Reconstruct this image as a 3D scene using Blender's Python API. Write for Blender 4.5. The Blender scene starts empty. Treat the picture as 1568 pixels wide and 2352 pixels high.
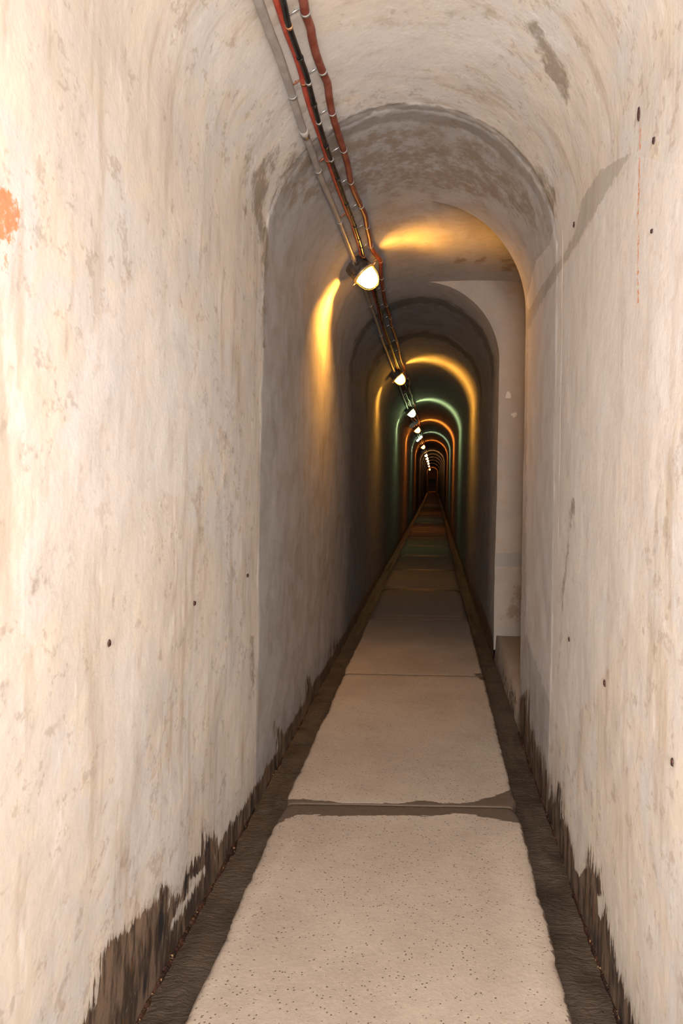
import bpy, math, random
import numpy as np
from mathutils import Vector, Matrix

random.seed(7)
scene = bpy.context.scene
COL = scene.collection

# ------------------------------------------------------------------ measures
W = 0.7015            # half width of the passage
D = 5.0               # spacing of the lamps along the passage
EYE = 1.50            # eye height above the gutter bed
F = 1568.0            # focal length in pixels of a 1568 x 2352 frame
PX, PY = 992.0, 1104.0
ROLL = 0.0193
CX = -0.172 * W       # centre line of the passage
ZS = EYE + 1.545 * W  # spring line of the vault
ZC = ZS + W           # crown
YN, YF = 0.865 * D, 1.22 * D     # side recess, near and far edge
Y_BACK, Y_END = -6.0, 98.0
J1 = 3.26             # first construction joint

# ------------------------------------------------------------------ camera
cam_d = bpy.data.cameras.new('camera')
cam_d.sensor_fit = 'VERTICAL'
cam_d.sensor_height = 36.0
cam_d.sensor_width = 24.0
cam_d.lens = 24.0
cam_d.shift_x = (784 - PX) / 2352
cam_d.shift_y = (PY - 1176) / 2352
cam_d.clip_start = 0.02
cam_d.clip_end = 300
cam = bpy.data.objects.new('camera', cam_d)
COL.objects.link(cam)
cam.matrix_world = (Matrix.Translation((0, 0, EYE)) @ Matrix.Rotation(math.pi / 2, 4, 'X')
                    @ Matrix.Rotation(ROLL, 4, 'Z'))
scene.camera = cam

# ------------------------------------------------------------------ world, light, exposure
world = bpy.data.worlds.new('world')
scene.world = world
world.use_nodes = True
world.node_tree.nodes['Background'].inputs[0].default_value = (0.0, 0.0, 0.0, 1)
world.node_tree.nodes['Background'].inputs[1].default_value = 0.0

scene.view_settings.view_transform = 'Standard'
scene.view_settings.look = 'None'
scene.view_settings.exposure = 0.08
scene.view_settings.gamma = 1.0
scene.view_settings.use_curve_mapping = False


def flash(name, loc, power, size, color, pitch=0.0, yaw=0.0, spread=180):
    l = bpy.data.lights.new(name, 'AREA')
    l.shape = 'DISK'
    l.size = size
    l.energy = power
    l.color = color
    l.spread = math.radians(spread)
    o = bpy.data.objects.new(name, l)
    COL.objects.link(o)
    o.location = loc
    o.rotation_euler = (math.pi / 2 + pitch, 0, yaw)
    return o


# the camera's flash, and a fill light added behind the photographer
flash('flash_light', (0.0, -0.25, EYE + 0.12), 48, 0.2, (1.0, 0.94, 0.89))
flash('back_fill_light', (CX, -3.8, 1.7), 365, 1.1, (1.0, 0.94, 0.89))
scene.cycles.diffuse_bounces = 2
scene.cycles.glossy_bounces = 2
scene.cycles.max_bounces = 5
scene.cycles.use_adaptive_sampling = True
scene.cycles.adaptive_threshold = 0.05
scene.cycles.adaptive_min_samples = 16

# ------------------------------------------------------------------ helpers


def bend(y):
    n = np.asarray(y, dtype=float) / D
    return W * 0.025 * np.clip(n - 2.0, 0, 8)


def to_px(x, y, z):
    """photo position of a world point (numpy arrays)"""
    y = np.maximum(y, 0.05)
    a = x / y * F
    b = -(z - EYE) / y * F
    return PX + a - b * ROLL, PY + b + a * ROLL


def ray(px, py):
    dx, dy = px - PX, py - PY
    a = dx + dy * ROLL
    b = dy - dx * ROLL
    k = 1 / (1 + ROLL * ROLL)
    return Vector((a * k / F, 1.0, -b * k / F))


def vault_point(px, py, inset):
    """where the sight line meets the vault, standing off by inset"""
    r = ray(px, py)
    lo, hi = 0.3, 30.0
    for _ in range(60):
        m = (lo + hi) / 2
        p = r * m
        x = p.x - CX - float(bend(p.y))
        z = p.z + EYE - ZS
        rr = math.hypot(x, z) if z > 0 else abs(x)
        if rr > W - inset:
            hi = m
        else:
            lo = m
    p = r * lo
    return Vector((p.x, p.y, p.z + EYE))


def wall_point(px, py, side):
    r = ray(px, py)
    X = CX + side * W
    t = X / r.x
    return Vector((X, t, r.z * t + EYE))


def tag(o, label=None, cat=None, group=None, kind=None):
    if label: o['label'] = label
    if cat: o['category'] = cat
    if group: o['group'] = group
    if kind: o['kind'] = kind
    return o


def mesh_obj(name, verts, faces, mat=None, parent=None, smooth=True):
    me = bpy.data.meshes.new(name)
    me.from_pydata([tuple(v) for v in verts], [], faces)
    me.update()
    if smooth:
        me.polygons.foreach_set('use_smooth', [True] * len(me.polygons))
    if mat: me.materials.append(mat)
    o = bpy.data.objects.new(name, me)
    COL.objects.link(o)
    if parent: o.parent = parent
    return o


def empty(name, loc=(0, 0, 0)):
    o = bpy.data.objects.new(name, None)
    o.empty_display_size = 0.05
    COL.objects.link(o)
    o.location = loc
    return o


def grid_obj(name, P, mat, flip=False, attrs=None, smooth=True, keep=None):
    """P: (rows, cols, 3) array -> mesh"""
    r, c, _ = P.shape
    idx = np.arange(r * c).reshape(r, c)
    a, b, cc, d = idx[:-1, :-1], idx[:-1, 1:], idx[1:, 1:], idx[1:, :-1]
    q = np.stack([a, d, cc, b] if flip else [a, b, cc, d], -1).reshape(-1, 4)
    if keep is not None:
        q = q[keep.reshape(-1)]
    me = bpy.data.meshes.new(name)
    me.vertices.add(r * c)
    me.vertices.foreach_set('co', P.reshape(-1).astype(np.float32))
    me.loops.add(q.size)
    me.loops.foreach_set('vertex_index', q.reshape(-1).astype(np.int32))
    me.polygons.add(len(q))
    me.polygons.foreach_set('loop_start', np.arange(0, q.size, 4, dtype=np.int32))
    me.polygons.foreach_set('use_smooth', np.full(len(q), smooth))
    me.update(calc_edges=True)
    for k, v in (attrs or {}).items():
        at = me.attributes.new(k, 'FLOAT', 'POINT')
        at.data.foreach_set('value', v.reshape(-1).astype(np.float32))
    me.materials.append(mat)
    o = bpy.data.objects.new(name, me)
    COL.objects.link(o)
    return o


class MB:
    def __init__(self):
        self.v, self.f = [], []

    def add(self, v, f):
        n = len(self.v)
        self.v += [Vector(p) for p in v]
        self.f += [tuple(i + n for i in q) for q in f]

    def tube(self, pts, r, seg=10, caps=True, closed=False):
        pts = [Vector(p) for p in pts]
        n = len(pts)
        rad = r if hasattr(r, '__len__') else [r] * n
        up = Vector((0, 0, 1))
        vs, fs = [], []
        nrm = None
        for i, p in enumerate(pts):
            if closed:
                t = pts[(i + 1) % n] - pts[i - 1]
            else:
                t = pts[min(i + 1, n - 1)] - pts[max(i - 1, 0)]
            t.normalize()
            if nrm is None:
                nrm = up if abs(t.dot(up)) < 0.9 else Vector((1, 0, 0))
            nrm = (nrm - t * nrm.dot(t)).normalized()
            b = t.cross(nrm)
            for k in range(seg):
                a = 2 * math.pi * k / seg
                vs.append(p + (nrm * math.cos(a) + b * math.sin(a)) * rad[i])
        m = n if closed else n - 1
        for i in range(m):
            j = (i + 1) % n
            for k in range(seg):
                k2 = (k + 1) % seg
                fs.append((i * seg + k, i * seg + k2, j * seg + k2, j * seg + k))
        if caps and not closed:
            fs.append(tuple(range(seg))[::-1])
            fs.append(tuple((n - 1) * seg + k for k in range(seg)))
        self.add(vs, fs)

    def lathe(self, prof, seg=32):
        """prof: list of (r, h) about local z"""
        vs, fs = [], []
        for r, h in prof:
            for k in range(seg):
                a = 2 * math.pi * k / seg
                vs.append((r * math.cos(a), r * math.sin(a), h))
        for i in range(len(prof) - 1):
            for k in range(seg):
                k2 = (k + 1) % seg
                fs.append((i * seg + k, i * seg + k2, (i + 1) * seg + k2, (i + 1) * seg + k))
        self.add(vs, fs)

    def box(self, c, s, M=None, bev=0.0):
        c = Vector(c)
        sx, sy, sz = s[0] / 2, s[1] / 2, s[2] / 2
        b = min(bev, sx * .9, sy * .9, sz * .9)
        vs, fs = [], []
        if b <= 0:
            for z in (-sz, sz):
                for x, y in ((-sx, -sy), (sx, -sy), (sx, sy), (-sx, sy)):
                    vs.append((x, y, z))
            fs = [(3, 2, 1, 0), (4, 5, 6, 7), (0, 1, 5, 4), (1, 2, 6, 5), (2, 3, 7, 6), (3, 0, 4, 7)]
        else:
            for z, i in ((-sz, b), (-sz + b, 0), (sz - b, 0), (sz, b)):
                for x, y in ((-sx + b, -sy + i), (sx - b, -sy + i), (sx - i, -sy + b), (sx - i, sy - b),
                             (sx - b, sy - i), (-sx + b, sy - i), (-sx + i, sy - b), (-sx + i, -sy + b)):
                    vs.append((x, y, z))
            fs = [tuple(range(8))[::-1], tuple(range(24, 32))]
            for l in range(3):
                for k in range(8):
                    k2 = (k + 1) % 8
                    fs.append((l * 8 + k, l * 8 + k2, l * 8 + 8 + k2, l * 8 + 8 + k))
        vs = [Vector(v) for v in vs]
        if M: vs = [M @ v for v in vs]
        self.add([v + c for v in vs], fs)

    def build(self, name, mat, parent=None, smooth=True):
        return mesh_obj(name, self.v, self.f, mat, parent, smooth)


# value noise in numpy
_rng = np.random.RandomState(3)
_T = _rng.rand(256, 256)


def vnoise(u, v):
    iu, iv = np.floor(u).astype(int), np.floor(v).astype(int)
    fu, fv = u - iu, v - iv
    fu, fv = fu * fu * (3 - 2 * fu), fv * fv * (3 - 2 * fv)
    g = lambda a, b: _T[a % 256, b % 256]
    return ((g(iu, iv) * (1 - fu) + g(iu + 1, iv) * fu) * (1 - fv)
            + (g(iu, iv + 1) * (1 - fu) + g(iu + 1, iv + 1) * fu) * fv)


def fbm(u, v, o=4):
    s = np.zeros(np.broadcast(u, v).shape)
    a, t = 1.0, 0
    for i in range(o):
        s += a * vnoise(u * 2 ** i + 17 * i, v * 2 ** i + 31 * i)
        t += a
        a *= .5
    return s / t


def poly_field(px, py, poly, soft):
    """1 inside, 0 outside, with a soft edge of `soft` photo pixels"""
    poly = np.array(poly, float)
    out = np.zeros(px.shape)
    x0, y0 = poly.min(0) - soft
    x1, y1 = poly.max(0) + soft
    sel = (px > x0) & (px < x1) & (py > y0) & (py < y1)
    if not sel.any(): return out
    p = np.stack([px[sel], py[sel]], -1)
    d = np.full(len(p), 1e9)
    ins = np.zeros(len(p), bool)
    n = len(poly)
    for i in range(n):
        a, b = poly[i], poly[(i + 1) % n]
        ab = b - a
        t = np.clip(((p - a) @ ab) / (ab @ ab + 1e-9), 0, 1)
        d = np.minimum(d, np.linalg.norm(p - a - t[:, None] * ab, axis=1))
        c = (a[1] > p[:, 1]) != (b[1] > p[:, 1])
        xi = a[0] + (p[:, 1] - a[1]) * ab[0] / (ab[1] if ab[1] != 0 else 1e-9)
        ins ^= c & (p[:, 0] < xi)
    sd = np.where(ins, -d, d)
    out[sel] = np.clip(0.5 - sd / (2 * soft), 0, 1)
    return out


# ------------------------------------------------------------------ materials
class NT:
    """small node-tree writer"""

    def __init__(self, name):
        self.mat = bpy.data.materials.new(name)
        self.mat.use_nodes = True
        self.t = self.mat.node_tree
        self.t.nodes.clear()
        self.out = self.t.nodes.new('ShaderNodeOutputMaterial')
        self.b = self.t.nodes.new('ShaderNodeBsdfPrincipled')
        self.t.links.new(self.b.outputs[0], self.out.inputs[0])
        self.tc = self.t.nodes.new('ShaderNodeTexCoord').outputs['Object']
        self.sep = self.t.nodes.new('ShaderNodeSeparateXYZ')
        self.t.links.new(self.tc, self.sep.inputs[0])

    def put(self, sock, v):
        if isinstance(v, bpy.types.NodeSocket):
            self.t.links.new(v, sock)
        elif isinstance(v, (tuple, list)) and len(v) == 3 and sock.type == 'RGBA':
            sock.default_value = (*v, 1)
        else:
            sock.default_value = v

    def math(self, op, a, b=0.0, c=0.0, clamp=False):
        n = self.t.nodes.new('ShaderNodeMath')
        n.operation = op
        n.use_clamp = clamp
        self.put(n.inputs[0], a)
        self.put(n.inputs[1], b)
        if op in ('MULTIPLY_ADD', 'SMOOTH_MIN', 'COMPARE'): self.put(n.inputs[2], c)
        return n.outputs[0]

    def noise(self, scale, detail=4, rough=.5, vec=None, dist=0.0):
        n = self.t.nodes.new('ShaderNodeTexNoise')
        self.put(n.inputs['Vector'], vec or self.tc)
        n.inputs['Scale'].default_value = scale
        n.inputs['Detail'].default_value = min(detail, 3.6)
        n.inputs['Roughness'].default_value = rough
        n.inputs['Distortion'].default_value = dist
        return n.outputs[0]

    def scaled(self, s, loc=(0, 0, 0)):
        n = self.t.nodes.new('ShaderNodeMapping')
        self.put(n.inputs[0], self.tc)
        n.inputs['Scale'].default_value = s
        n.inputs['Location'].default_value = loc
        return n.outputs[0]

    def vor(self, scale, vec=None, feature='F1', rnd=1.0):
        n = self.t.nodes.new('ShaderNodeTexVoronoi')
        n.feature = feature
        self.put(n.inputs['Vector'], vec or self.tc)
        n.inputs['Scale'].default_value = scale
        n.inputs['Randomness'].default_value = rnd
        return n.outputs[0]

    def ramp(self, v, a, b, lo=0.0, hi=1.0):
        n = self.t.nodes.new('ShaderNodeMapRange')
        n.interpolation_type = 'SMOOTHSTEP'
        self.put(n.inputs[0], v)
        self.put(n.inputs[1], a)
        self.put(n.inputs[2], b)
        n.inputs[3].default_value = lo
        n.inputs[4].default_value = hi
        return n.outputs[0]

    def mix(self, f, a, b, mode='MIX'):
        n = self.t.nodes.new('ShaderNodeMix')
        n.data_type = 'RGBA'
        n.blend_type = mode
        self.put(n.inputs[0], f)
        self.put(n.inputs[6], a)
        self.put(n.inputs[7], b)
        return n.outputs[2]

    def attr(self, name):
        n = self.t.nodes.new('ShaderNodeAttribute')
        n.attribute_name = name
        return n.outputs['Fac']

    def bump(self, h, strength=.4, dist=.01):
        n = self.t.nodes.new('ShaderNodeBump')
        n.inputs['Strength'].default_value = strength
        n.inputs['Distance'].default_value = dist
        self.put(n.inputs['Height'], h)
        self.put(self.b.inputs['Normal'], n.outputs[0])

    def set(self, color=None, rough=None, metal=None, spec=None):
        if color is not None: self.put(self.b.inputs['Base Color'], color)
        if rough is not None: self.put(self.b.inputs['Roughness'], rough)
        if metal is not None: self.put(self.b.inputs['Metallic'], metal)
        if spec is not None: self.put(self.b.inputs['Specular IOR Level'], spec)
        return self.mat


def plaster(name):
    s = NT(name)
    X, Y, Z = s.sep.outputs
    big = s.noise(1.3, 5, .6)
    mid = s.noise(5, 6, .65, dist=.6)
    fine = s.noise(38, 6, .7)
    drip = s.noise(4.0, 5, .65, vec=s.scaled((1, 2.6, .35)))
    col = s.mix(s.ramp(big, .38, .62), (.70, .625, .55), (.68, .64, .615))
    col = s.mix(s.ramp(mid, .45, .65), col, (.74, .65, .555))
    col = s.mix(s.math('MULTIPLY', s.ramp(drip, .50, .70), .7), col, (.52, .42, .33))
    col = s.mix(s.math('MULTIPLY', s.ramp(s.noise(7, 5, .7, vec=s.scaled((1, 2, .5), (3, 5, 9))), .56, .70), .6), col, (.82, .77, .72))
    # small brown blotches
    bl = s.ramp(s.math('ADD', s.noise(14, 7, .78), s.math('MULTIPLY', big, .28)), .69, .80)
    col = s.mix(s.math('MULTIPLY', bl, .42), col, (.36, .27, .20))
    # older, greyer pour beyond the first joint
    jw = s.math('MULTIPLY', s.math('SUBTRACT', s.noise(6, 4, .7), .5), .05)
    yy = s.math('ADD', Y, jw)
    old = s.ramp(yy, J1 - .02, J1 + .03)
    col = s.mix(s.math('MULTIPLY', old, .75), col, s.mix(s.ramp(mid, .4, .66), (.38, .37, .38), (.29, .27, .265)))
    deep = s.ramp(s.math('ADD', Y, s.math('MULTIPLY', s.math('SUBTRACT', s.noise(2, 5, .7), .5), .8)), 6.3, 7.0)  # far walls painted darker with depth, standing in for the unlit gaps
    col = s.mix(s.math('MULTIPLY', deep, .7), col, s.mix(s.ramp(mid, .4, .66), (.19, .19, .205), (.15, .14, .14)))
    # whitewashed and bare patches
    e = s.math('MULTIPLY', s.math('SUBTRACT', s.noise(18, 5, .75), .5), 1.1)
    tl = s.ramp(s.math('ADD', s.attr('light'), e), .42, .56)
    col = s.mix(s.math('MULTIPLY', tl, .5), col, (.74, .69, .665))
    td = s.ramp(s.math('ADD', s.attr('bare'), e), .42, .60)
    col = s.mix(s.math('MULTIPLY', td, .7), col, (.43, .38, .335))
    # brown mould, streaked
    m1 = s.math('ADD', s.math('MULTIPLY', s.attr('mould'), .75), s.math('MULTIPLY', s.math('SUBTRACT', s.noise(9, 7, .78), .5), 1.5))
    mo = s.ramp(m1, .42, .78)
    col = s.mix(s.math('MULTIPLY', mo, .8), col, (.27, .205, .15))
    # rust
    ru = s.ramp(s.math('ADD', s.attr('rust'), s.math('MULTIPLY', s.math('SUBTRACT', s.noise(60, 5, .7), .5), 1.3)), .50, .80)
    col = s.mix(s.math('MULTIPLY', ru, .9), col, (.66, .24, .09))
    # joints: dirt and lime along the construction joints
    def joint(col, yj, w, amp, c, k, zlo=None, zhi=None, seed=0, slope=0.0, right=False):
        n = s.math('MULTIPLY', s.math('SUBTRACT', s.noise(5, 6, .75, vec=s.scaled((1, 1, 1), (seed, 0, 0))), .5), amp)
        d = s.math('ABSOLUTE', s.math('ADD', s.math('ADD', s.math('SUBTRACT', Y, yj), s.math('MULTIPLY', X, slope)), n))
        m = s.ramp(d, w * .4, w, 1, 0)
        if zlo is not None: m = s.math('MULTIPLY', m, s.ramp(Z, zlo - .1, zlo + (.1 if zlo < 2 else .5)))
        if zhi is not None: m = s.math('MULTIPLY', m, s.ramp(Z, zhi - .1, zhi + .1, 1, 0))
        if right: m = s.math('MULTIPLY', m, s.ramp(X, 0, .1))
        return s.mix(s.math('MULTIPLY', m, k), col, c)
    col = joint(col, J1, .030, .09, (.17, .14, .115), .75, zlo=ZS + .05)
    col = joint(col, J1 + .09, .06, .15, (.20, .16, .12), .6, zlo=ZS + .05, seed=4)
    col = joint(col, J1 - .13, .011, .015, (1.0, .95, .88), 1.0, zlo=1.2, zhi=ZS + .1, seed=9, right=True)
    col = joint(col, J1 - .13, .005, .012, (.85, .76, .66), .8, zlo=.15, zhi=.75, seed=9, right=True)
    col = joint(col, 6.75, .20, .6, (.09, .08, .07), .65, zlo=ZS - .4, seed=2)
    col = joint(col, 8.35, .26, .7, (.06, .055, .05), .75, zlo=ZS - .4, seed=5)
    # wet foot of the walls
    serr = s.math('MULTIPLY', s.math('SUBTRACT', s.noise(16, 8, .8, vec=s.scaled((1, 2.6, .45))), .5), 1.5)
    serr = s.math('ADD', serr, s.math('MULTIPLY', s.math('SUBTRACT', s.noise(5, 4, .6, vec=s.scaled((1, 1.5, .8), (2, 2, 2))), .55), .9))
    wf = s.math('ADD', s.math('MULTIPLY', s.attr('wet'), 1.0), serr)
    wet = s.ramp(wf, .44, .52)
    wc = s.mix(s.ramp(s.noise(9, 6, .75, vec=s.scaled((1, 2.5, .5))), .38, .62), (.075, .052, .040), (.27, .19, .135))
    wc = s.mix(s.ramp(s.noise(20, 5, .7, vec=s.scaled((1, 3, .5), (4, 0, 0))), .62, .7), wc, (.28, .09, .03))
    wc = s.mix(s.ramp(s.noise(5, 3, .5, vec=s.scaled((1, 1.6, .6), (9, 0, 3))), .58, .66), wc, (.035, .035, .04))
    halo = s.ramp(wf, .20, .48)
    col = s.mix(s.math('MULTIPLY', halo, .45), col, (.40, .32, .25))
    col = s.mix(wet, col, wc)
    rough = s.ramp(wet, 0, 1, .78, .32)
    h = s.math('ADD', s.math('MULTIPLY', s.noise(9, 7, .65), 1.0), s.math('MULTIPLY', fine, .22))
    h = s.math('SUBTRACT', h, s.math('MULTIPLY', wet, .15))
    s.bump(h, .22, .014)
    return s.set(col, rough, spec=.35)


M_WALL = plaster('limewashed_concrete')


def slab_mat():
    s = NT('walkway_concrete')
    X, Y, Z = s.sep.outputs
    big = s.noise(1.6, 5, .6)
    fine = s.noise(90, 5, .7)
    col = s.mix(s.ramp(big, .35, .65), (.36, .29, .235), (.42, .345, .28))
    col = s.mix(s.math('MULTIPLY', s.ramp(fine, .4, .7), .35), col, (.49, .40, .32))
    col = s.mix(s.ramp(s.math('ADD', Y, s.math('MULTIPLY', s.noise(1.5, 4, .6), 1.5)), 5.2, 8.0, 0, .8), col, (.14, .125, .12))  # slab colour darkens down the passage, imitating the fading light
    pits = s.ramp(s.vor(72), .14, .26, 1, 0)
    pm = s.ramp(s.noise(30, 3, .6), .46, .54)
    pits = s.math('MULTIPLY', pits, pm)
    col = s.mix(s.math('MULTIPLY', pits, .85), col, (.10, .075, .06))
    e = s.math('MULTIPLY', s.math('SUBTRACT', s.noise(11, 7, .78, vec=s.scaled((.7, 2.2, 1))), .5), 1.3)
    wet = s.ramp(s.math('ADD', s.attr('wet'), e), .47, .56)
    col = s.mix(s.math('MULTIPLY', wet, .92), col, (.085, .057, .042))
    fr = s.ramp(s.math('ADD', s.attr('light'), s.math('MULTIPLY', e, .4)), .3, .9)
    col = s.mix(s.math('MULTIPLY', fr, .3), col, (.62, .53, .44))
    h = s.math('ADD', s.math('MULTIPLY', s.noise(16, 6, .65), .6), s.math('MULTIPLY', fine, .3))
    h = s.math('SUBTRACT', h, s.math('MULTIPLY', pits, .5))
    s.bump(h, .4, .01)
    return s.set(col, s.ramp(wet, 0, 1, .8, .4), spec=.3)


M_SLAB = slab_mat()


def silt_mat():
    s = NT('wet_silt')
    a = s.noise(5, 5, .6)
    rip = s.noise(26, 5, .65, vec=s.scaled((.7, 2.0, 1)), dist=.8)
    col = s.mix(s.ramp(a, .35, .65), (.050, .036, .026), (.085, .062, .046))
    col = s.mix(s.math('MULTIPLY', s.ramp(rip, .55, .75), .5), col, (.14, .10, .07))
    s.bump(s.math('ADD', rip, s.math('MULTIPLY', s.noise(110, 3, .6), .15)), .6, .014)
    return s.set(col, .38, spec=.5)


M_SILT = silt_mat()


def crust_mat():
    s = NT('mineral_crust')
    a = s.noise(30, 5, .7)
    col = s.mix(s.ramp(a, .4, .6), (.018, .010, .008), (.07, .028, .018))
    col = s.mix(s.ramp(s.noise(70, 3, .6), .62, .68), col, (.55, .36, .18))
    s.bump(s.noise(80, 4, .7), .8, .01)
    return s.set(col, .28, spec=.6)


M_CRUST = crust_mat()


def simple(name, c1, c2, rough, metal=0.0, scale=20, spec=.5, bump=0.0):
    s = NT(name)
    col = s.mix(s.ramp(s.noise(scale, 4, .6), .4, .62), c1, c2)
    if bump: s.bump(s.noise(scale * 3, 4, .6), bump, .004)
    return s.set(col, rough, metal, spec)


M_GREY = simple('grey_pvc', (.30, .265, .24), (.37, .33, .30), .38, scale=12)
M_REDPIPE = simple('red_brown_conduit', (.20, .045, .025), (.28, .085, .055), .42, scale=14, bump=.2)
M_REDCABLE = simple('red_cable', (.42, .055, .03), (.50, .09, .055), .45, scale=14)
M_BLACK = simple('black_cable', (.010, .009, .009), (.022, .019, .017), .25, scale=20)
M_STEEL = simple('galvanised_steel', (.36, .36, .35), (.46, .45, .43), .4, .6, scale=50)
M_RUST = simple('rusted_steel', (.20, .06, .03), (.40, .16, .07), .6, .2, scale=60, bump=.4)
M_COPPER = simple('copper_strap', (.55, .24, .10), (.70, .40, .22), .35, .6, scale=60)
M_HOUSE = simple('lamp_housing_paint', (.035, .025, .02), (.06, .045, .035), .5, scale=40)
M_RIM = simple('brass_rim', (.55, .38, .18), (.65, .48, .25), .4, .6, scale=40)
M_BOX = simple('pale_plastic', (.55, .53, .48), (.62, .60, .55), .5, scale=30)
M_HOLE = simple('dark_rust_pit', (.03, .012, .01), (.09, .035, .025), .7, scale=90)


def glow(name, c, strength):
    s = NT(name)
    v = s.noise(30, 2, .5)
    col = s.mix(s.math('MULTIPLY', v, .15), c, tuple(min(1, k * 1.1) for k in c))
    s.put(s.b.inputs['Emission Color'], col)
    s.b.inputs['Emission Strength'].default_value = strength
    return s.set((.8, .8, .78), .3)


# ------------------------------------------------------------------ stains seen on the walls
WET_L = [(120, 2420), (190, 2350), (215, 2300), (235, 2190), (268, 2150), (300, 2130), (330, 2090), (352, 2075), (372, 2035), (392, 2040),
         (398, 2080), (412, 2040), (436, 1985), (462, 1960), (471, 1895), (480, 1930), (490, 1925), (500, 1880), (514, 1945),
         (528, 1962), (548, 1930), (578, 1868), (600, 1790), (640, 1720), (631, 1660), (645, 1680), (664, 1680), (700, 1610),
         (708, 1560), (724, 1590), (752, 1560), (770, 1475), (782, 1520), (806, 1470), (835, 1380), (872, 1335), (900, 1270), (930, 1210),
         (940, 1225), (820, 1440), (700, 1640), (600, 1800), (480, 2010), (330, 2260), (240, 2440)]
WET_R = [(1030, 1190), (1060, 1290), (1095, 1370), (1112, 1400), (1130, 1450), (1150, 1500), (1190, 1600), (1212, 1590), (1214, 1640), (1226, 1680), (1244, 1730), (1260, 1790),
         (1270, 1840), (1283, 1800), (1287, 1880), (1306, 1900), (1320, 1950), (1332, 1990), (1342, 1955), (1352, 1940),
         (1362, 2010), (1376, 1990), (1388, 2060), (1398, 2130), (1410, 2200), (1440, 2300), (1480, 2420),
         (1420, 2420), (1350, 2180), (1280, 1950), (1190, 1660), (1120, 1470), (1060, 1330)]
LIGHT = [
    ([(1292, 400), (1306, 385), (1322, 430), (1325, 480), (1318, 530), (1296, 570), (1262, 630), (1236, 670), (1215, 712), (1206, 700), (1230, 600), (1262, 560), (1280, 480)], 4),
    ([(1470, 360), (1440, 395), (1385, 460), (1350, 525), (1330, 560), (1275, 645), (1245, 690), (1212, 760), (1206, 1450), (1290, 1700), (1420, 1500), (1568, 900), (1568, 380)], 10),
    ([(230, 700), (330, 640), (440, 760), (470, 980), (420, 1130), (300, 1180), (180, 1250), (60, 1500), (30, 1300), (120, 1100), (180, 900)], 60),
    ([(255, 1500), (300, 1440), (330, 1650), (350, 1980), (300, 2000), (270, 1750)], 30),
    ([(480, 100), (640, 90), (900, 60), (1180, 40), (1150, 130), (900, 190), (640, 230), (500, 200)], 60),
]
BARE = [
    ([(1450, 350), (1385, 455), (1350, 518), (1325, 560), (1272, 642), (1242, 688), (1210, 752), (1209, 722), (1232, 682), (1262, 636), (1300, 575), (1325, 520), (1335, 460), (1380, 390)], 9),
]
MOULD = [
    ([(1205, 35), (1235, 48), (1262, 90), (1290, 130), (1312, 165), (1316, 225), (1306, 262), (1285, 235), (1268, 195), (1246, 175), (1232, 130), (1215, 90)], 14, 1.0),
    ([(640, 330), (740, 300), (860, 270), (950, 265), (1060, 285), (1150, 330), (1210, 400), (1250, 470), (1262, 540), (1220, 560), (1160, 500), (1100, 480), (960, 450), (800, 470), (690, 480), (640, 520), (606, 560), (610, 440)], 40, .85),
    ([(1195, 350), (1258, 400), (1290, 440), (1275, 500), (1262, 520), (1230, 420)], 14, .9),
    ([(570, 400), (640, 320), (655, 345), (620, 450), (606, 560), (590, 560), (574, 500)], 14, .9),
    ([(560, 300), (590, 290), (575, 400), (568, 620), (556, 600), (552, 430)], 14, .8),
    ([(600, 520), (618, 520), (614, 700), (612, 800), (602, 800), (600, 640)], 7, 1.0),
    ([(0, 1180), (60, 1240), (170, 1280), (180, 1390), (90, 1400), (0, 1420)], 60, .55),
    ([(0, 1560), (120, 1600), (150, 1720), (60, 1760), (0, 1740)], 60, .6),
    ([(480, 900), (560, 880), (566, 1150), (540, 1250), (500, 1050)], 40, .6),
    ([(280, 920), (350, 930), (335, 1010), (300, 980)], 20, .6),
    ([(1310, 1140), (1325, 1140), (1300, 1330), (1282, 1600), (1276, 1580), (1290, 1330)], 6, .9),
    ([(570, 1450), (586, 1460), (588, 1620), (576, 1600)], 6, .9),
    ([(740, 470), (900, 480), (1000, 500), (1040, 560), (900, 560), (760, 600), (700, 650), (650, 800), (640, 600)], 60, .5),
]
RUST = [
    ([(-60, 425), (24, 420), (54, 475), (52, 535), (24, 562), (-40, 560)], 22, .85),
    ([(-40, 540), (60, 520), (110, 560), (60, 620), (20, 760), (-40, 800)], 60, .56),
    ([(1470, 250), (1473, 300), (1468, 480), (1467, 700), (1462, 700), (1463, 470), (1467, 300)], 6, 1.0),
    ([(1319, 520), (1322, 560), (1318, 580)], 4, .7),
    ([(1266, 560), (1269, 640), (1265, 640)], 4, .6),
    ([(230, 1700), (290, 1690), (300, 1900), (270, 2000), (240, 1900)], 50, .30),
    ([(1150, 1330), (1212, 1330), (1215, 1420), (1170, 1440)], 30, .2),
]


DRY = [[(392, 2138), (398, 2105), (430, 2060), (440, 2020), (470, 1990), (462, 2045), (440, 2065), (425, 2105), (405, 2138)],
       [(497, 1900), (512, 1980), (524, 1985), (545, 1935), (520, 1900)],
       [(1318, 1905), (1340, 1920), (1342, 1990), (1332, 2012), (1320, 1995)],
       [(1372, 2060), (1384, 2066), (1378, 2110), (1370, 2100)]]


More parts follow.
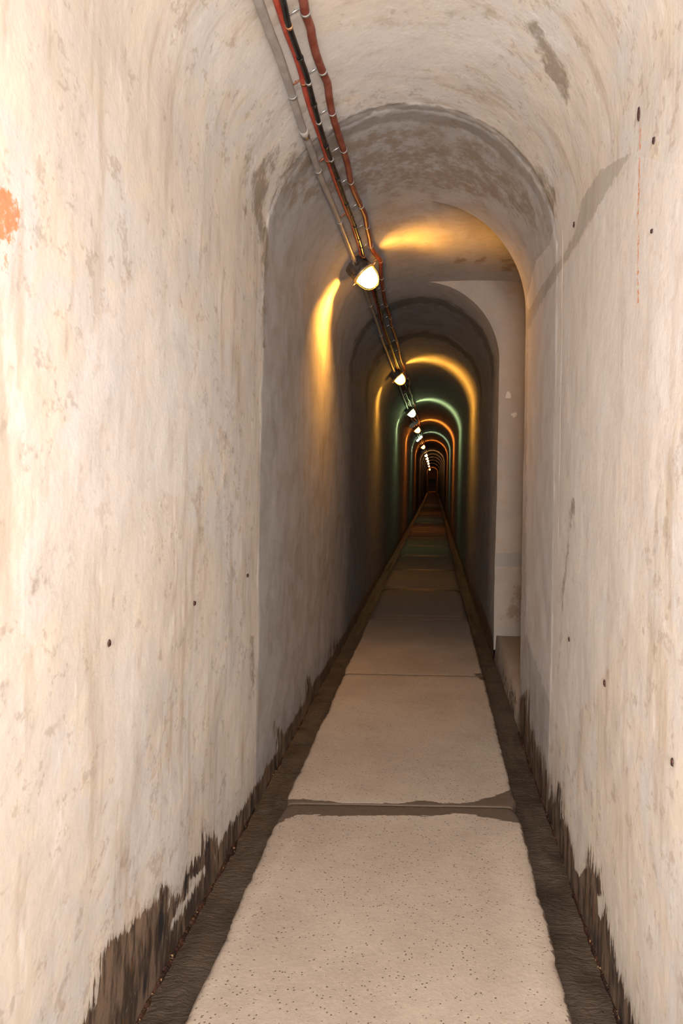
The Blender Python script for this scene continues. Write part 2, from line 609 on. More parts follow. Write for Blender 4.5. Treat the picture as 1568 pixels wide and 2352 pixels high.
def fields(P):
    x, y, z = P[..., 0], P[..., 1], P[..., 2]
    px, py = to_px(x, y, z)
    ok = (y > 0.3).astype(float)
    wet = np.zeros(px.shape)
    left = x < CX
    for poly, side in ((WET_L, left), (WET_R, ~left)):
        q = poly_field(px, py, poly, 24 if poly is WET_L else 18) * side
        wet = np.maximum(wet, q)
    for poly in DRY:
        wet = wet - poly_field(px, py, poly, 8) * .9
    low = z - (-0.02 + 0.07 * fbm(y * 3.0, x * 0 + 3.3))
    wet = np.maximum(wet, np.clip(0.6 - low / 0.08, 0, 1))
    wet = np.where(z > ZS, 0, wet)
    A = {'wet': wet}
    for nm, L in (('light', LIGHT), ('bare', BARE), ('mould', MOULD), ('rust', RUST)):
        a = np.zeros(px.shape)
        for it in L:
            k = it[2] if len(it) > 2 else 1.0
            a = np.maximum(a, poly_field(px, py, it[0], it[1]) * k)
        A[nm] = a * ok
    return A


def yrows():
    y = [Y_BACK, -4, -2.5, -1, -.2, .3, .5]
    v = .6
    while v < 6.3:
        y.append(v)
        v *= 1.0055
    while v < 14:
        y.append(v)
        v *= 1.012
    while v < Y_END:
        y.append(v)
        v *= 1.03
    y.append(Y_END)
    y += [J1 - .006, J1 + .006, YN, YF]
    y = sorted(y)
    out = [y[0]]
    for q in y[1:]:
        if q - out[-1] > .0035 or q in (YN, YF): out.append(q)
    return np.array(out)


YS = yrows()


def relief(Y, s):
    """gentle unevenness of the shuttered concrete and the joint lip, metres outward"""
    r = (fbm(Y * 1.1, s * 1.1) - .5) * .022 + (fbm(Y * 5 + 9, s * 5) - .5) * .006
    up = np.clip((s - np.where(s > 10, 20, 0)) / .25 + .2, 0, 1)
    wobble = (fbm(s * 4, s * 0 + 1.7) - .5) * .06 + (vnoise(s * 19, s * 0 + 2) - .5) * .02
    Y = Y - wobble
    step = -(0.002 + .005 * up) * (1 / (1 + np.exp(np.clip(-(Y - J1) / .004, -50, 50))))
    groove = (.001 + .004 * up) * np.exp(-((Y - J1) / .006) ** 2)
    return r * np.clip((6.5 - Y) / 2 + 1, .6, 1) + step + groove


def sidewall(name, side):
    zs = np.concatenate([np.arange(-.20, ZS, .0087), [ZS]])
    Yg, Zg = np.meshgrid(YS, zs, indexing='ij')
    arc = Zg - ZS                                    # shared arc-length coordinate, 0 at the spring line
    off = relief(Yg, arc * (1 if side > 0 else 1) + (20 if side > 0 else 0))
    X = CX + side * (W + off) + bend(Yg)
    P = np.stack([X, Yg, Zg], -1)
    keep = None
    if side > 0:
        ym = (YS[:-1] + YS[1:]) / 2
        inside = (ym > YN) & (ym < YF)
        keep = np.repeat((~inside)[:, None], len(zs) - 1, 1)
    # chipped edge on the near corner of the recess
    if side > 0:
        i = np.where(YS == YN)[0][0]
        for k, zz in enumerate(zs):
            d = .012 * vnoise(zz * 9.0, 0.5 + zz * 0) + (.10 if 0.74 < zz < .93 else 0)
            P[i, k, 1] -= d * .3
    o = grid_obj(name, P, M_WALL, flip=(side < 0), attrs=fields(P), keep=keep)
    tag(o, kind='structure')
    return o


wall_left = sidewall('wall_left', -1)
wall_right = sidewall('wall_right', 1)

# vault
a = np.linspace(0, math.pi, 261)                     # from right spring to left spring
Yg, Ag = np.meshgrid(YS, a, indexing='ij')
off_r = relief(Yg, Ag * W + 20)
off_l = relief(Yg, (math.pi - Ag) * W)
wl = 1 / (1 + np.exp(-(Ag - math.pi / 2) * 6))
wl = np.clip((Ag / math.pi - .25) * 2, 0, 1)
off = off_r * (1 - wl) + off_l * wl
R = W + off
P = np.stack([CX + np.cos(Ag) * R + bend(Yg), Yg, ZS + np.sin(Ag) * R], -1)
ym = (YS[:-1] + YS[1:]) / 2
am = (a[:-1] + a[1:]) / 2
keep = ~(((ym > YN) & (ym < YF))[:, None] & (am < math.pi / 2 - .02)[None, :])
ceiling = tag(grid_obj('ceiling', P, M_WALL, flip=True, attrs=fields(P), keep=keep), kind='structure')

# ------------------------------------------------------------------ side recess
XR = CX + 3.3 * W
ZR = ZC + 0.012
ZRF = 0.125


def profile(y, s):
    """point of the right-hand passage surface at arc length s above the spring line"""
    o = float(relief(np.array([y]), np.array([s + 20.0]))[0])
    if s <= 0: return CX + W + o, ZS + s
    if s > W * (math.pi / 2 - .3):                       # near the crown both halves are blended
        k = .5 * (s - W * (math.pi / 2 - .3)) / (W * .3) if False else 0
    a_ = s / W
    wl_ = min(max((a_ / math.pi - .25) * 2, 0), 1)
    ol = float(relief(np.array([y]), np.array([(math.pi - a_) * W]))[0])
    R_ = W + o * (1 - wl_) + ol * wl_
    return CX + math.cos(a_) * R_, ZS + math.sin(a_) * R_


def recess_face(name, y, flip):
    u = np.linspace(0, 1, 60) ** 1.3
    rows = []
    inner = [profile(y, z - ZS) for z in np.linspace(0.0, ZS, 120)] + [profile(y, a_ * W) for a_ in np.linspace(0, math.pi / 2, 60)[1:]]
    inner.append((inner[-1][0], ZR))
    for x0, z in inner:
        rows.append([(x0 + (XR - x0) * t, y, z) for t in u])
    P = np.array(rows)
    P[..., 1] += (fbm(P[..., 0] * 3, P[..., 2] * 3) - .5) * .01 * np.clip(u * 12, 0, 1)[None, :]
    A = {k: v for k, v in fields(P).items()}
    A['wet'] = np.zeros(P.shape[:2])
    px, py = to_px(P[..., 0], P[..., 1], P[..., 2])
    A['mould'] = np.maximum.reduce([poly_field(px, py, [(1120, 640), (1200, 640), (1200, 690), (1150, 690)], 14) * .6,
                                    poly_field(px, py, [(1175, 1340), (1215, 1330), (1215, 1420), (1160, 1440), (1150, 1420)], 16) * .9])
    A['light'] = np.maximum.reduce([poly_field(px, py, q, 3) for q in (
        [(1163, 900), (1169, 897), (1175, 915), (1160, 915)], [(1172, 950), (1186, 946), (1188, 955), (1178, 960)],
        [(1075, 632), (1160, 626), (1190, 634), (1110, 640)])])
    A['bare'] = poly_field(px, py, [(1130, 1270), (1210, 1270), (1210, 1302), (1130, 1302)], 3)
    return grid_obj(name, P, M_RECESS, flip=flip, attrs=A)


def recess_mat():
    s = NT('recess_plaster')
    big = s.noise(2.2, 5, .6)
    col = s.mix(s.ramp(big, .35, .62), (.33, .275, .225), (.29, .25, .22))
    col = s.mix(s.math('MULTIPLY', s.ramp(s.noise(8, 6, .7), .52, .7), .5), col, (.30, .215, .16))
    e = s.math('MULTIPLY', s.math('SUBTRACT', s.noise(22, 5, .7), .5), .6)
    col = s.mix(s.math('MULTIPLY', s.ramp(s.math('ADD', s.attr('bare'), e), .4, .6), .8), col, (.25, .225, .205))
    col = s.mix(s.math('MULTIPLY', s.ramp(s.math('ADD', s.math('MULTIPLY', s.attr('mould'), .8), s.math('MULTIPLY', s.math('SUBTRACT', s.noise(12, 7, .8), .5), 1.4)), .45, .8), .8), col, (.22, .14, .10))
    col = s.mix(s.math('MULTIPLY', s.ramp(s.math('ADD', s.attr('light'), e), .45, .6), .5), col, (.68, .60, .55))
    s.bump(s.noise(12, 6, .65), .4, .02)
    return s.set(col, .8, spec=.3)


M_RECESS = recess_mat()
tag(recess_face('wall_recess_far', YF, False), kind='structure')
tag(recess_face('wall_recess_near', YN, True), kind='structure')
v = [(XR, YN, 0), (XR, YF, 0), (XR, YF, ZR), (XR, YN, ZR)]
tag(mesh_obj('wall_recess_side', v, [(0, 1, 2, 3)], M_RECESS, smooth=False), kind='structure')
xs = np.linspace(CX, XR, 90)
ys = np.linspace(YN, YF, 90)
Xg, Yg2 = np.meshgrid(xs, ys, indexing='ij')
P = np.stack([Xg, Yg2, ZR + 0 * Xg + (fbm(Xg * 4, Yg2 * 4) - .5) * .01], -1)
zc0 = np.array([profile(y_, math.pi / 2 * W)[1] for y_ in ys])
kk = np.clip((Xg - CX) / .5, 0, 1)
kk = kk * kk * (3 - 2 * kk)
P[..., 2] = zc0[None, :] - .002 + (P[..., 2] - zc0[None, :]) * kk
P[0, :, 0] -= .03
px, py = to_px(P[..., 0], P[..., 1], P[..., 2])
A = {'mould': np.maximum.reduce([poly_field(px, py, q, s_) * k for q, s_, k in (
        ([(1040, 588), (1075, 585), (1070, 605), (1035, 610)], 8, 1.), ([(1085, 590), (1120, 588), (1115, 606), (1090, 606)], 8, 1.),
        ([(1150, 585), (1195, 580), (1200, 632), (1140, 625)], 12, .8), ([(1010, 500), (1140, 530), (1160, 560), (1060, 540)], 30, .5))]),
     'light': 0 * Xg, 'bare': np.maximum(poly_field(px, py, [(960, 590), (1200, 570), (1200, 640), (960, 650)], 30), 0) * .5}
A['wet'] = A['rust'] = 0 * Xg
tag(grid_obj('ceiling_recess', P, M_WALL, flip=False, attrs=A), kind='structure')

# ------------------------------------------------------------------ floor: gutter bed, recess floor
XL, XRW = CX - W, CX + W
WL, WR = -0.622, 0.404          # walkway edges
ys = np.concatenate([[Y_BACK], YS[(YS > -3)][::3], [Y_END]])
xs = np.linspace(XL - .03, XRW + .03, 30)
Xg, Yg2 = np.meshgrid(xs, ys, indexing='ij')
P = np.stack([Xg + bend(Yg2), Yg2, -.17 + 0 * Xg], -1)
tag(grid_obj('floor', P, M_SILT, flip=True), kind='structure')
xs = np.linspace(XRW + .012, XR, 40)
ys = np.linspace(YN, YF, 50)
Xg, Yg2 = np.meshgrid(xs, ys, indexing='ij')
Zr = ZRF + (fbm(Xg * 5, Yg2 * 5) - .5) * .012
Zr[0, :] = -.16
Xg = Xg.copy()
Xg[0, :] = XRW - .0
Xg[1, :] = XRW + (fbm(Yg2[1, :] * 6, Yg2[1, :] * 0 + 2) - .5) * .03 + .02
P = np.stack([Xg, Yg2, Zr], -1)
A = {'wet': np.clip(1 - (Xg - XRW) / .06, 0, 1) * .55, 'light': 0 * Xg}
tag(grid_obj('floor_recess', P, M_SLAB, flip=True, attrs=A), kind='structure')

# end of the passage, with a low dark doorway
ze = EYE + .40 * W
xe = CX + float(bend(Y_END))
q = MB()
q.add([(xe - W - .1, Y_END - .3, ze), (xe + W + .1, Y_END - .3, ze), (xe + W + .1, Y_END - .3, ZC + .1), (xe - W - .1, Y_END - .3, ZC + .1)], [(0, 1, 2, 3)])
for sx in (-1, 1):
    x0, x1 = sorted((xe + sx * (W + .1), xe + sx * W * .72))
    q.add([(x0, Y_END - .3, -.1), (x1, Y_END - .3, -.1), (x1, Y_END - .3, ze), (x0, Y_END - .3, ze)], [(0, 1, 2, 3)])
tag(q.build('wall_end', M_RECESS, smooth=False), kind='structure')
q = MB()
x0, x1 = xe - W * .72, xe + W * .72
ya, yb = Y_END - .3, Y_END + 3
q.add([(x0, ya, -.1), (x0, yb, -.1), (x0, yb, ze), (x0, ya, ze), (x1, ya, -.1), (x1, yb, -.1), (x1, yb, ze), (x1, ya, ze)],
      [(0, 1, 2, 3), (4, 7, 6, 5), (3, 2, 6, 7), (0, 4, 5, 1), (1, 5, 6, 2)])
tag(q.build('door_1', M_SILT, smooth=False), kind='structure')
v = [(XL - .1, Y_BACK, -.1), (XRW + .1, Y_BACK, -.1), (XRW + .1, Y_BACK, ZC + .1), (XL - .1, Y_BACK, ZC + .1)]
tag(mesh_obj('wall_back', v, [(0, 3, 2, 1)], M_RECESS, smooth=False), kind='structure')

# ------------------------------------------------------------------ walkway slabs
SJ = 3.015
SL = 2.02
JW = .006


def slab(i, y0, y1):
    ny = max(6, int((y1 - y0) / (.012 if y0 < 7 else .2)))
    nx = 84 if y0 < 7 else 16
    u = np.linspace(0, 1, nx)
    v = np.linspace(0, 1, ny)
    U, V = np.meshgrid(u, v, indexing='ij')
    Y = y0 + JW / 2 + (y1 - y0 - JW) * V
    el = WL + (fbm(Y * 4, Y * 0 + 1.5) - .5) * .022 + (fbm(Y * 22, Y * 0 + 5.5) - .5) * .010
    er = WR + (fbm(Y * 4, Y * 0 + 8.5) - .5) * .026 + (fbm(Y * 22, Y * 0 + 2.5) - .5) * .012
    # broken corners at the joints
    dj = np.minimum(V, 1 - V) * (y1 - y0)
    er = er - .018 * np.exp(-(dj / .04) ** 2)
    el = el + .012 * np.exp(-(dj / .04) ** 2)
    X = el + (er - el) * U + bend(Y)
    de = np.minimum(U, 1 - U) * (WR - WL)
    Z = .063 + (fbm(X * 4, Y * 4) - .5) * .006 - .010 * np.exp(-(de / .007)) - .002 * np.exp(-(dj / .008))
    top = np.stack([X, Y, Z], -1)
    # skirts
    def skirt(row, dz, sx, sy):
        s_ = row.copy()
        s_[..., 2] = dz
        s_[..., 0] += sx
        s_[..., 1] += sy
        return s_
    P = np.concatenate([skirt(top[:1], -.150, -.004, 0), top, skirt(top[-1:], -.150, .004, 0)], 0)
    P = np.concatenate([skirt(P[:, :1], -.150, 0, 0), P, skirt(P[:, -1:], -.150, 0, 0)], 1)
    x, y = P[..., 0], P[..., 1]
    px, py = to_px(x, y, P[..., 2])
    edge = np.minimum(x - bend(y) - WL, WR - (x - bend(y)))
    wet = np.clip(.62 - edge / .05, 0, 1)
    wet[x - bend(y) < CX] *= .55
    for poly, s_, k in (([(640, 1852), (655, 1838), (740, 1842), (830, 1850), (900, 1847), (960, 1842), (1080, 1848), (1130, 1832), (1205, 1800),
                          (1225, 1895), (1130, 1878), (1060, 1866), (980, 1872), (900, 1868), (800, 1872), (730, 1870), (680, 1868), (630, 1895)], 9, 1.3),
                        ([(625, 1880), (655, 1835), (700, 1850), (660, 1868)], 8, .8),
                        ([(1085, 1548), (1125, 1540), (1135, 1570), (1100, 1560)], 5, .9)):
        wet = np.maximum(wet, poly_field(px, py, poly, s_) * k)
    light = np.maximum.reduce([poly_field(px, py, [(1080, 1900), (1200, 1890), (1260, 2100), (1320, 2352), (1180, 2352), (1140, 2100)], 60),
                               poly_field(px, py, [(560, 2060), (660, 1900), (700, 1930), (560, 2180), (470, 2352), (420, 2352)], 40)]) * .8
    wet[:, :2] = wet[:, -2:] = 2.0  # joint faces painted dark so the narrow gaps read as shaded lines
    wet[0, :] = wet[-1, :] = 2.0
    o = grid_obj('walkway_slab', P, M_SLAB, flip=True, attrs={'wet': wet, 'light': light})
    return o


edges = [Y_BACK + .02, SJ - SL * 2, SJ - SL, SJ, SJ + SL] + [SJ + SL * k for k in range(2, 54) if SJ + SL * k < Y_END - .6] + [Y_END - .32]
lab = {0: 'worn pale concrete walkway slab behind the viewpoint',
       1: 'worn pale concrete walkway slab under the viewpoint',
       2: 'pale concrete walkway slab filling the bottom of the picture, pitted, in front of the wet joint',
       3: 'pale concrete walkway slab between the wet brown joint and the thin dark joint',
       4: 'dim concrete walkway slab just beyond the thin dark joint, beside the side recess'}
for i in range(len(edges) - 1):
    if i == 0: continue
    o = slab(i, edges[i], edges[i + 1])
    if i in (2, 3, 4) or i == 1:
        tag(o, lab[i], 'concrete slab', 'slabs of the central walkway', 'structure')
    else:
        tag(o, 'concrete walkway slab in the dark depth of the tunnel, past the side recess', 'concrete slab', 'slabs of the central walkway', 'structure')

# ------------------------------------------------------------------ gutters


def gutter(x0, x1, label):
    ys = YS[YS > -2][::2]
    u = np.linspace(0, 1, 22)
    Yg, U = np.meshgrid(ys, u, indexing='ij')
    X = x0 + (x1 - x0) * U + bend(Yg)
    Z = -.088 + (fbm(X * 9, Yg * 9) - .5) * .030 * np.sin(U * math.pi) ** .5 + (fbm(X * 40, Yg * 40) - .5) * .007
    P = np.stack([X, Yg, Z], -1)
    o = grid_obj('gutter_silt', P, M_SILT, flip=False)
    return tag(o, label, 'silt', kind='stuff')


gutter(XL - .012, WL + .03, 'dark wet silt in the gutter along the left wall, left of the walkway')
gutter(WR - .03, XRW + .012, 'dark wet rippled silt in the gutter along the right wall, right of the walkway')


def crust(parent, side):
    ys = YS[(YS > -.5) & (YS < 45)][::1]
    n = len(ys)
    seg = 7
    X0 = CX + side * W
    r = .003 + .008 * fbm(ys * 9, ys * 0 + side * 3.3 + 9) + .006 * vnoise(ys * 40, ys * 0 + 2.2)
    wob = (fbm(ys * 5, ys * 0 + side + 5.5) - .5) * .05 + (vnoise(ys * 28, ys * 0 + side + 5.5) - .5) * .012
    rows = []
    for k in range(seg + 1):
        a_ = math.pi * (k / seg) * .62
        rows.append(np.stack([X0 + bend(ys) - side * (np.cos(a_ * 1.0) * r * 1.1 - .004 + np.clip(wob, 0, 1) * .5), ys,
                              -.102 + wob * .25 + np.sin(a_) * r * 1.7 * 1.0 + .006], -1))
    rows.append(np.stack([X0 + bend(ys) + side * .012, ys, -.072 + r * 1.2 + 0 * ys], -1))
    P = np.stack(rows, 0)
    rows0 = P[:1].copy()
    rows0[..., 2] = -.14
    P = np.concatenate([rows0, P], 0)
    if side > 0:
        ymid = (ys[:-1] + ys[1:]) / 2
        keep = np.repeat((~((ymid > YN) & (ymid < YF)))[None, :], P.shape[0] - 1, 0)
    else:
        keep = None
    o = grid_obj('mineral_crust', P, M_CRUST, flip=(side > 0), keep=keep)
    o.parent = parent
    tag(o, 'dark rusty crust along the foot of the wall')
    return o


crust(wall_left, -1)
crust(wall_right, 1)


# rusty pits left by the shuttering ties
def pit(px, py, side, hx, hz, parent, name='tie_hole'):
    p = wall_point(px, py, side)
    # hx, hz: half sizes on the wall, metres
    vs, fs = [], []
    n = 12
    depth = .0035
    rr = [random.uniform(.65, 1.15) for _ in range(n)]
    for ring, (k, d) in enumerate(((1.0, .0), (.8, depth), (.4, depth * .8))):
        for j in range(n):
            t = 2 * math.pi * j / n
            vs.append((p.x - side * (d + .002), p.y + math.cos(t) * hx * k * rr[j], p.z + math.sin(t) * hz * k * rr[j]))
    vs.append((p.x - side * (depth * .6 + .002), p.y, p.z))
    for ring in range(2):
        for j in range(n):
            j2 = (j + 1) % n
            fs.append((ring * n + j, ring * n + j2, (ring + 1) * n + j2, (ring + 1) * n + j))
    for j in range(n): fs.append((2 * n + j, 2 * n + (j + 1) % n, 3 * n))
    off = float(relief(np.array([p.y]), np.array([p.z - ZS + (20 if side > 0 else 0)]))[0])
    vs = [(x + side * off, y, z) for x, y, z in vs]
    return mesh_obj(name, vs, fs, M_HOLE, parent)


for (x, y, sd, hx, hz) in ((567, 1322, -1, .018, .010), (443, 1385, -1, .010, .010), (246, 1478, -1, .008, .011),
                           (1470, 262, 1, .009, .024), (1507, 322, 1, .008, .011), (1320, 516, 1, .010, .014),
                           (1503, 531, 1, .007, .008), (1305, 1468, 1, .010, .010), (1389, 1570, 1, .011, .013), (1547, 1751, 1, .006, .010)):
    pit(x, y, sd, hx, hz, wall_left if sd < 0 else wall_right)

# ------------------------------------------------------------------ pipes and cables on the vault
G = [(593, 0), (616, 64), (639, 122), (660, 184), (671, 219), (688, 275), (699, 306), (716, 349), (730, 391), (748, 435), (766, 475),
     (779, 508), (793, 544), (806, 578), (814, 600), (822, 620), (832, 645), (842, 675), (850, 701), (862, 732), (876, 778), (886, 804), (899, 838), (904, 850)]
K = [(649.5, 0), (660, 48), (667, 71), (685, 122), (700.5, 163), (708, 189), (720, 237), (731, 278), (744, 321), (759, 364), (772, 400),
     (784, 435), (795, 466), (805, 491), (814, 517), (822, 542), (829, 564), (834, 587), (843, 600), (852, 613), (857, 640), (862, 669),
     (869, 699), (876, 729), (883, 755), (892, 778), (900, 801), (908, 824), (915, 843)]
RC = [(634, 0), (649.5, 48), (660, 79), (677, 122), (693, 173), (703, 217), (716, 260), (734, 311), (749, 357), (762, 394), (775, 430),
      (788, 464), (799.5, 493), (807, 508), (817, 542), (825, 564), (829, 584), (838, 602), (848, 625), (855, 660), (866, 699), (880, 755), (898, 801), (911, 843)]
RP = [(696, 0), (700.5, 28), (713, 64), (716, 84), (725, 122), (740, 163), (751.5, 191), (755, 219), (762, 258), (774.5, 301), (788.5, 344),
      (799, 383), (805, 417), (816, 446), (828.5, 473), (837.5, 493), (842, 520), (847.5, 542), (851, 564), (859, 580), (873, 598),
      (874, 622), (875.5, 638), (879, 664), (886, 701), (896, 729), (899, 749), (906, 767), (915, 798), (920.5, 824), (928, 844)]


def theta_pt(theta, y, inset):
    """vault point; theta measured from the crown toward the left"""
    r = W - inset
    return Vector((CX + float(bend(y)) - math.sin(theta) * r, y, ZS + math.cos(theta) * r))


def run(pixels, inset, far_theta, wig=0.01, seed=0):
    pts = [vault_point(x, y, inset) for x, y in pixels]
    # in front of the first traced point, carry on straight over the photographer's head
    th0 = math.atan2(CX - pts[0].x, pts[0].z - ZS)
    pre = [theta_pt(th0 + .01 * math.sin(k * 2.1 + seed), y, inset) for k, y in enumerate((-2.0, -1.2, -.4, .4, 1.2))]
    rnd = random.Random(seed)
    post = []
    y = pts[-1].y + .35
    while y < 95:
        post.append(theta_pt(far_theta + rnd.uniform(-wig, wig), y, inset))
        y += .42 if y < 25 else 2.0
    return pre + pts + post, len(pre), len(pts)


def smooth_path(pts, sub=4):
    """Hermite curve through the points, in step with the distance along the passage"""
    out = []
    n = len(pts)
    tan = []
    for i in range(n):
        a_, b_ = pts[max(i - 1, 0)], pts[min(i + 1, n - 1)]
        tan.append((b_ - a_) / max(b_.y - a_.y, 1e-4))
    for i in range(n - 1):
        p1, p2 = pts[i], pts[i + 1]
        h = p2.y - p1.y
        m = sub if p1.y < 30 else 1
        for k in range(m):
            t = k / m
            out.append(p1 * (2 * t ** 3 - 3 * t * t + 1) + tan[i] * h * (t ** 3 - 2 * t * t + t)
                       + p2 * (3 * t * t - 2 * t ** 3) + tan[i + 1] * h * (t ** 3 - t * t))
    out.append(pts[-1])
    return out


def clip_mesh(p, tdir, r, foot, band=.006, thick=.0022, mat=M_STEEL, parent=None, name='pipe_clip', arm=0.0, flare=1.0):
    """band round the pipe with a stud up to the vault and, if asked, a strap reaching sideways"""
    axis = Vector((CX + float(bend(p.y)) - p.x, 0, ZS - p.z)).normalized()    # into the room
    side = tdir.cross(axis).normalized()
    m = MB()
    n = 18
    vs, fs = [], []
    for (rr, w) in ((r + .0003, -band), (r + thick, -band), (r + thick, band), (r + .0003, band)):
        for k in range(n):
            a_ = 2 * math.pi * k / n
            vs.append(p + (axis * math.cos(a_) + side * math.sin(a_)) * rr * flare + tdir * w)
    for q_ in range(4):
        q2 = (q_ + 1) % 4
        for k in range(n):
            k2 = (k + 1) % n
            fs.append((q_ * n + k, q_ * n + k2, q2 * n + k2, q2 * n + k))
    m.add(vs, fs)
    m.tube([p - axis * (r), p - axis * (foot + .006)], .003, 8)
    m.tube([p - axis * (r + .001), p - axis * (r + .006)], .0065, 6)
    if arm:
        q0 = p - axis * (r + .004)
        q1 = q0 + side * arm * .5 - axis * .002
        q2 = q0 + side * arm - axis * .001
        m.tube([q0, q1, q2], [.0028, .0045, .0028], 6)
        m.tube([q1 - axis * .006, q1 + axis * .004], .003, 6)
    return m.build(name, mat, parent)


def line(name, pixels, inset, r, mat, label, cat, clips, clip_mat, far_theta, wig, seed, arm=0, coup=()):
    pts, npre, npx = run(pixels, inset, far_theta, wig, seed)
    path = smooth_path(pts)
    root = empty(name, tuple(pts[npre]))
    tag(root, label, cat)
    m = MB()
    m.tube([p - root.location for p in path], r, 14)
    m.build({'conduit': 'tube', 'pipe': 'tube', 'cable': 'sheath'}[cat], mat, root)

    def at_px(cy):
        best = min(range(1, len(path) - 1), key=lambda i: abs(float(to_px(path[i].x, path[i].y, path[i].z)[1]) - cy) if path[i].y > .5 else 9e9)
        # refine between neighbours
        a_, b_ = path[best], path[best + 1]
        ya, yb = [float(to_px(q_.x, q_.y, q_.z)[1]) for q_ in (a_, b_)]
        t = max(0, min(1, (cy - ya) / (yb - ya))) if abs(yb - ya) > 1e-6 else 0
        return a_.lerp(b_, t), (path[best + 1] - path[best - 1]).normalized()
    for c in clips:
        cy, cm = c if isinstance(c, tuple) else (c, clip_mat)
        p, t = at_px(cy)
        o = clip_mesh(p - root.location * 0, t, r, inset - r, mat=cm, parent=None, arm=arm)
        o.data.transform(Matrix.Translation(-root.location))
        o.parent = root
    for cy in coup:
        p, t = at_px(cy)
        mm = MB()
        mm.tube([p - t * .03 - root.location, p + t * .03 - root.location], r + .0025, 16)
        mm.build('coupling', mat, root)
    # clips on the far run
    y = pts[npre + npx - 1].y + .45
    far_clips = []
    k = 0
    while y < 26:
        i = min(range(1, len(path) - 1), key=lambda i: abs(path[i].y - y))
        p, t = path[i], (path[i + 1] - path[i - 1]).normalized()
        o = clip_mesh(p, t, r, inset - r, mat=clip_mat, arm=arm)
        o.data.transform(Matrix.Translation(-root.location))
        o.parent = root
        y += .62
    return root, path


TH = lambda px, py, ins: (lambda p: math.atan2(CX + float(bend(p.y)) - p.x, p.z - ZS))(vault_point(px, py, ins))

line('grey_conduit', G, .034, .0165, M_GREY, 'straight grey plastic conduit on the vault, leftmost of the lines leading to the lamps', 'conduit',
     [219, 391, 508, 602, 701, 770, 820], M_STEEL, TH(899, 838, .034), .006, 1, coup=(306,))
line('red_brown_pipe', RP, .044, .0165, M_REDPIPE, 'wavy red-brown pipe on the vault, rightmost of the lines', 'pipe',
     [28, 163, 258, 344, 417, 473, 520, 563, (599, M_COPPER), 638, 663, 701, 729, 749, 780, 806, 830], M_STEEL, TH(928, 844, .044), .035, 2, arm=.055)
line('red_cable', RC, .030, .0120, M_REDCABLE, 'bright red cable running close behind the glossy black cable', 'cable',
     [(189, M_RUST), (366, M_RUST), (493, M_RUST), (584, M_RUST)], M_RUST, TH(911, 843, .03), .02, 3, arm=.045)
line('black_cable', K, .056, .0112, M_BLACK, 'glossy black cable on the vault, strapped in front of the red cable', 'cable',
     [(60, M_COPPER), (189, M_STEEL), (280, M_STEEL), (366, M_STEEL), (128, M_BLACK), (240, M_BLACK), (335, M_BLACK), (410, M_BLACK), (468, M_BLACK),
      (493, M_RUST), (519, M_BLACK), (545, M_BLACK), (566, M_BLACK), (588, M_RUST), (606, M_BLACK), (690, M_BLACK), (740, M_BLACK), (790, M_BLACK)],
     M_BLACK, TH(915, 843, .056), .03, 4)

# ------------------------------------------------------------------ lamps
LT = math.radians(44)


def frame_at(theta, y):
    """local z points into the room, local y along the passage"""
    o = theta_pt(theta, y, -.004)
    zax = Vector((math.sin(theta), 0, -math.cos(theta)))
    yax = Vector((0, 1, 0))
    xax = yax.cross(zax)
    M = Matrix((xax, yax, zax)).transposed().to_4x4()
    M.translation = o
    return M


def beams(root, col, power, fan):
    """area lights added to the lamp, fanned across the passage to narrow its arch"""
    for d_, k_ in fan:
        l = bpy.data.lights.new('lamp_light', 'AREA')
        l.shape = 'DISK'
        l.size = .012
        l.energy = power * k_
        l.color = col
        l.spread = math.radians(104)
        o = bpy.data.objects.new('lamp_light', l)
        COL.objects.link(o)
        a_ = math.radians(d_)
        o.parent = root
        o.location = (math.sin(a_) * .092, 0, .150 + math.cos(a_) * .112)
        o.rotation_euler = (0, a_ + math.pi, 0)


FAN = ((-82, .8), (-52, 1.1), (-24, 1.9), (4, .2), (74, .9), (104, 2.6))


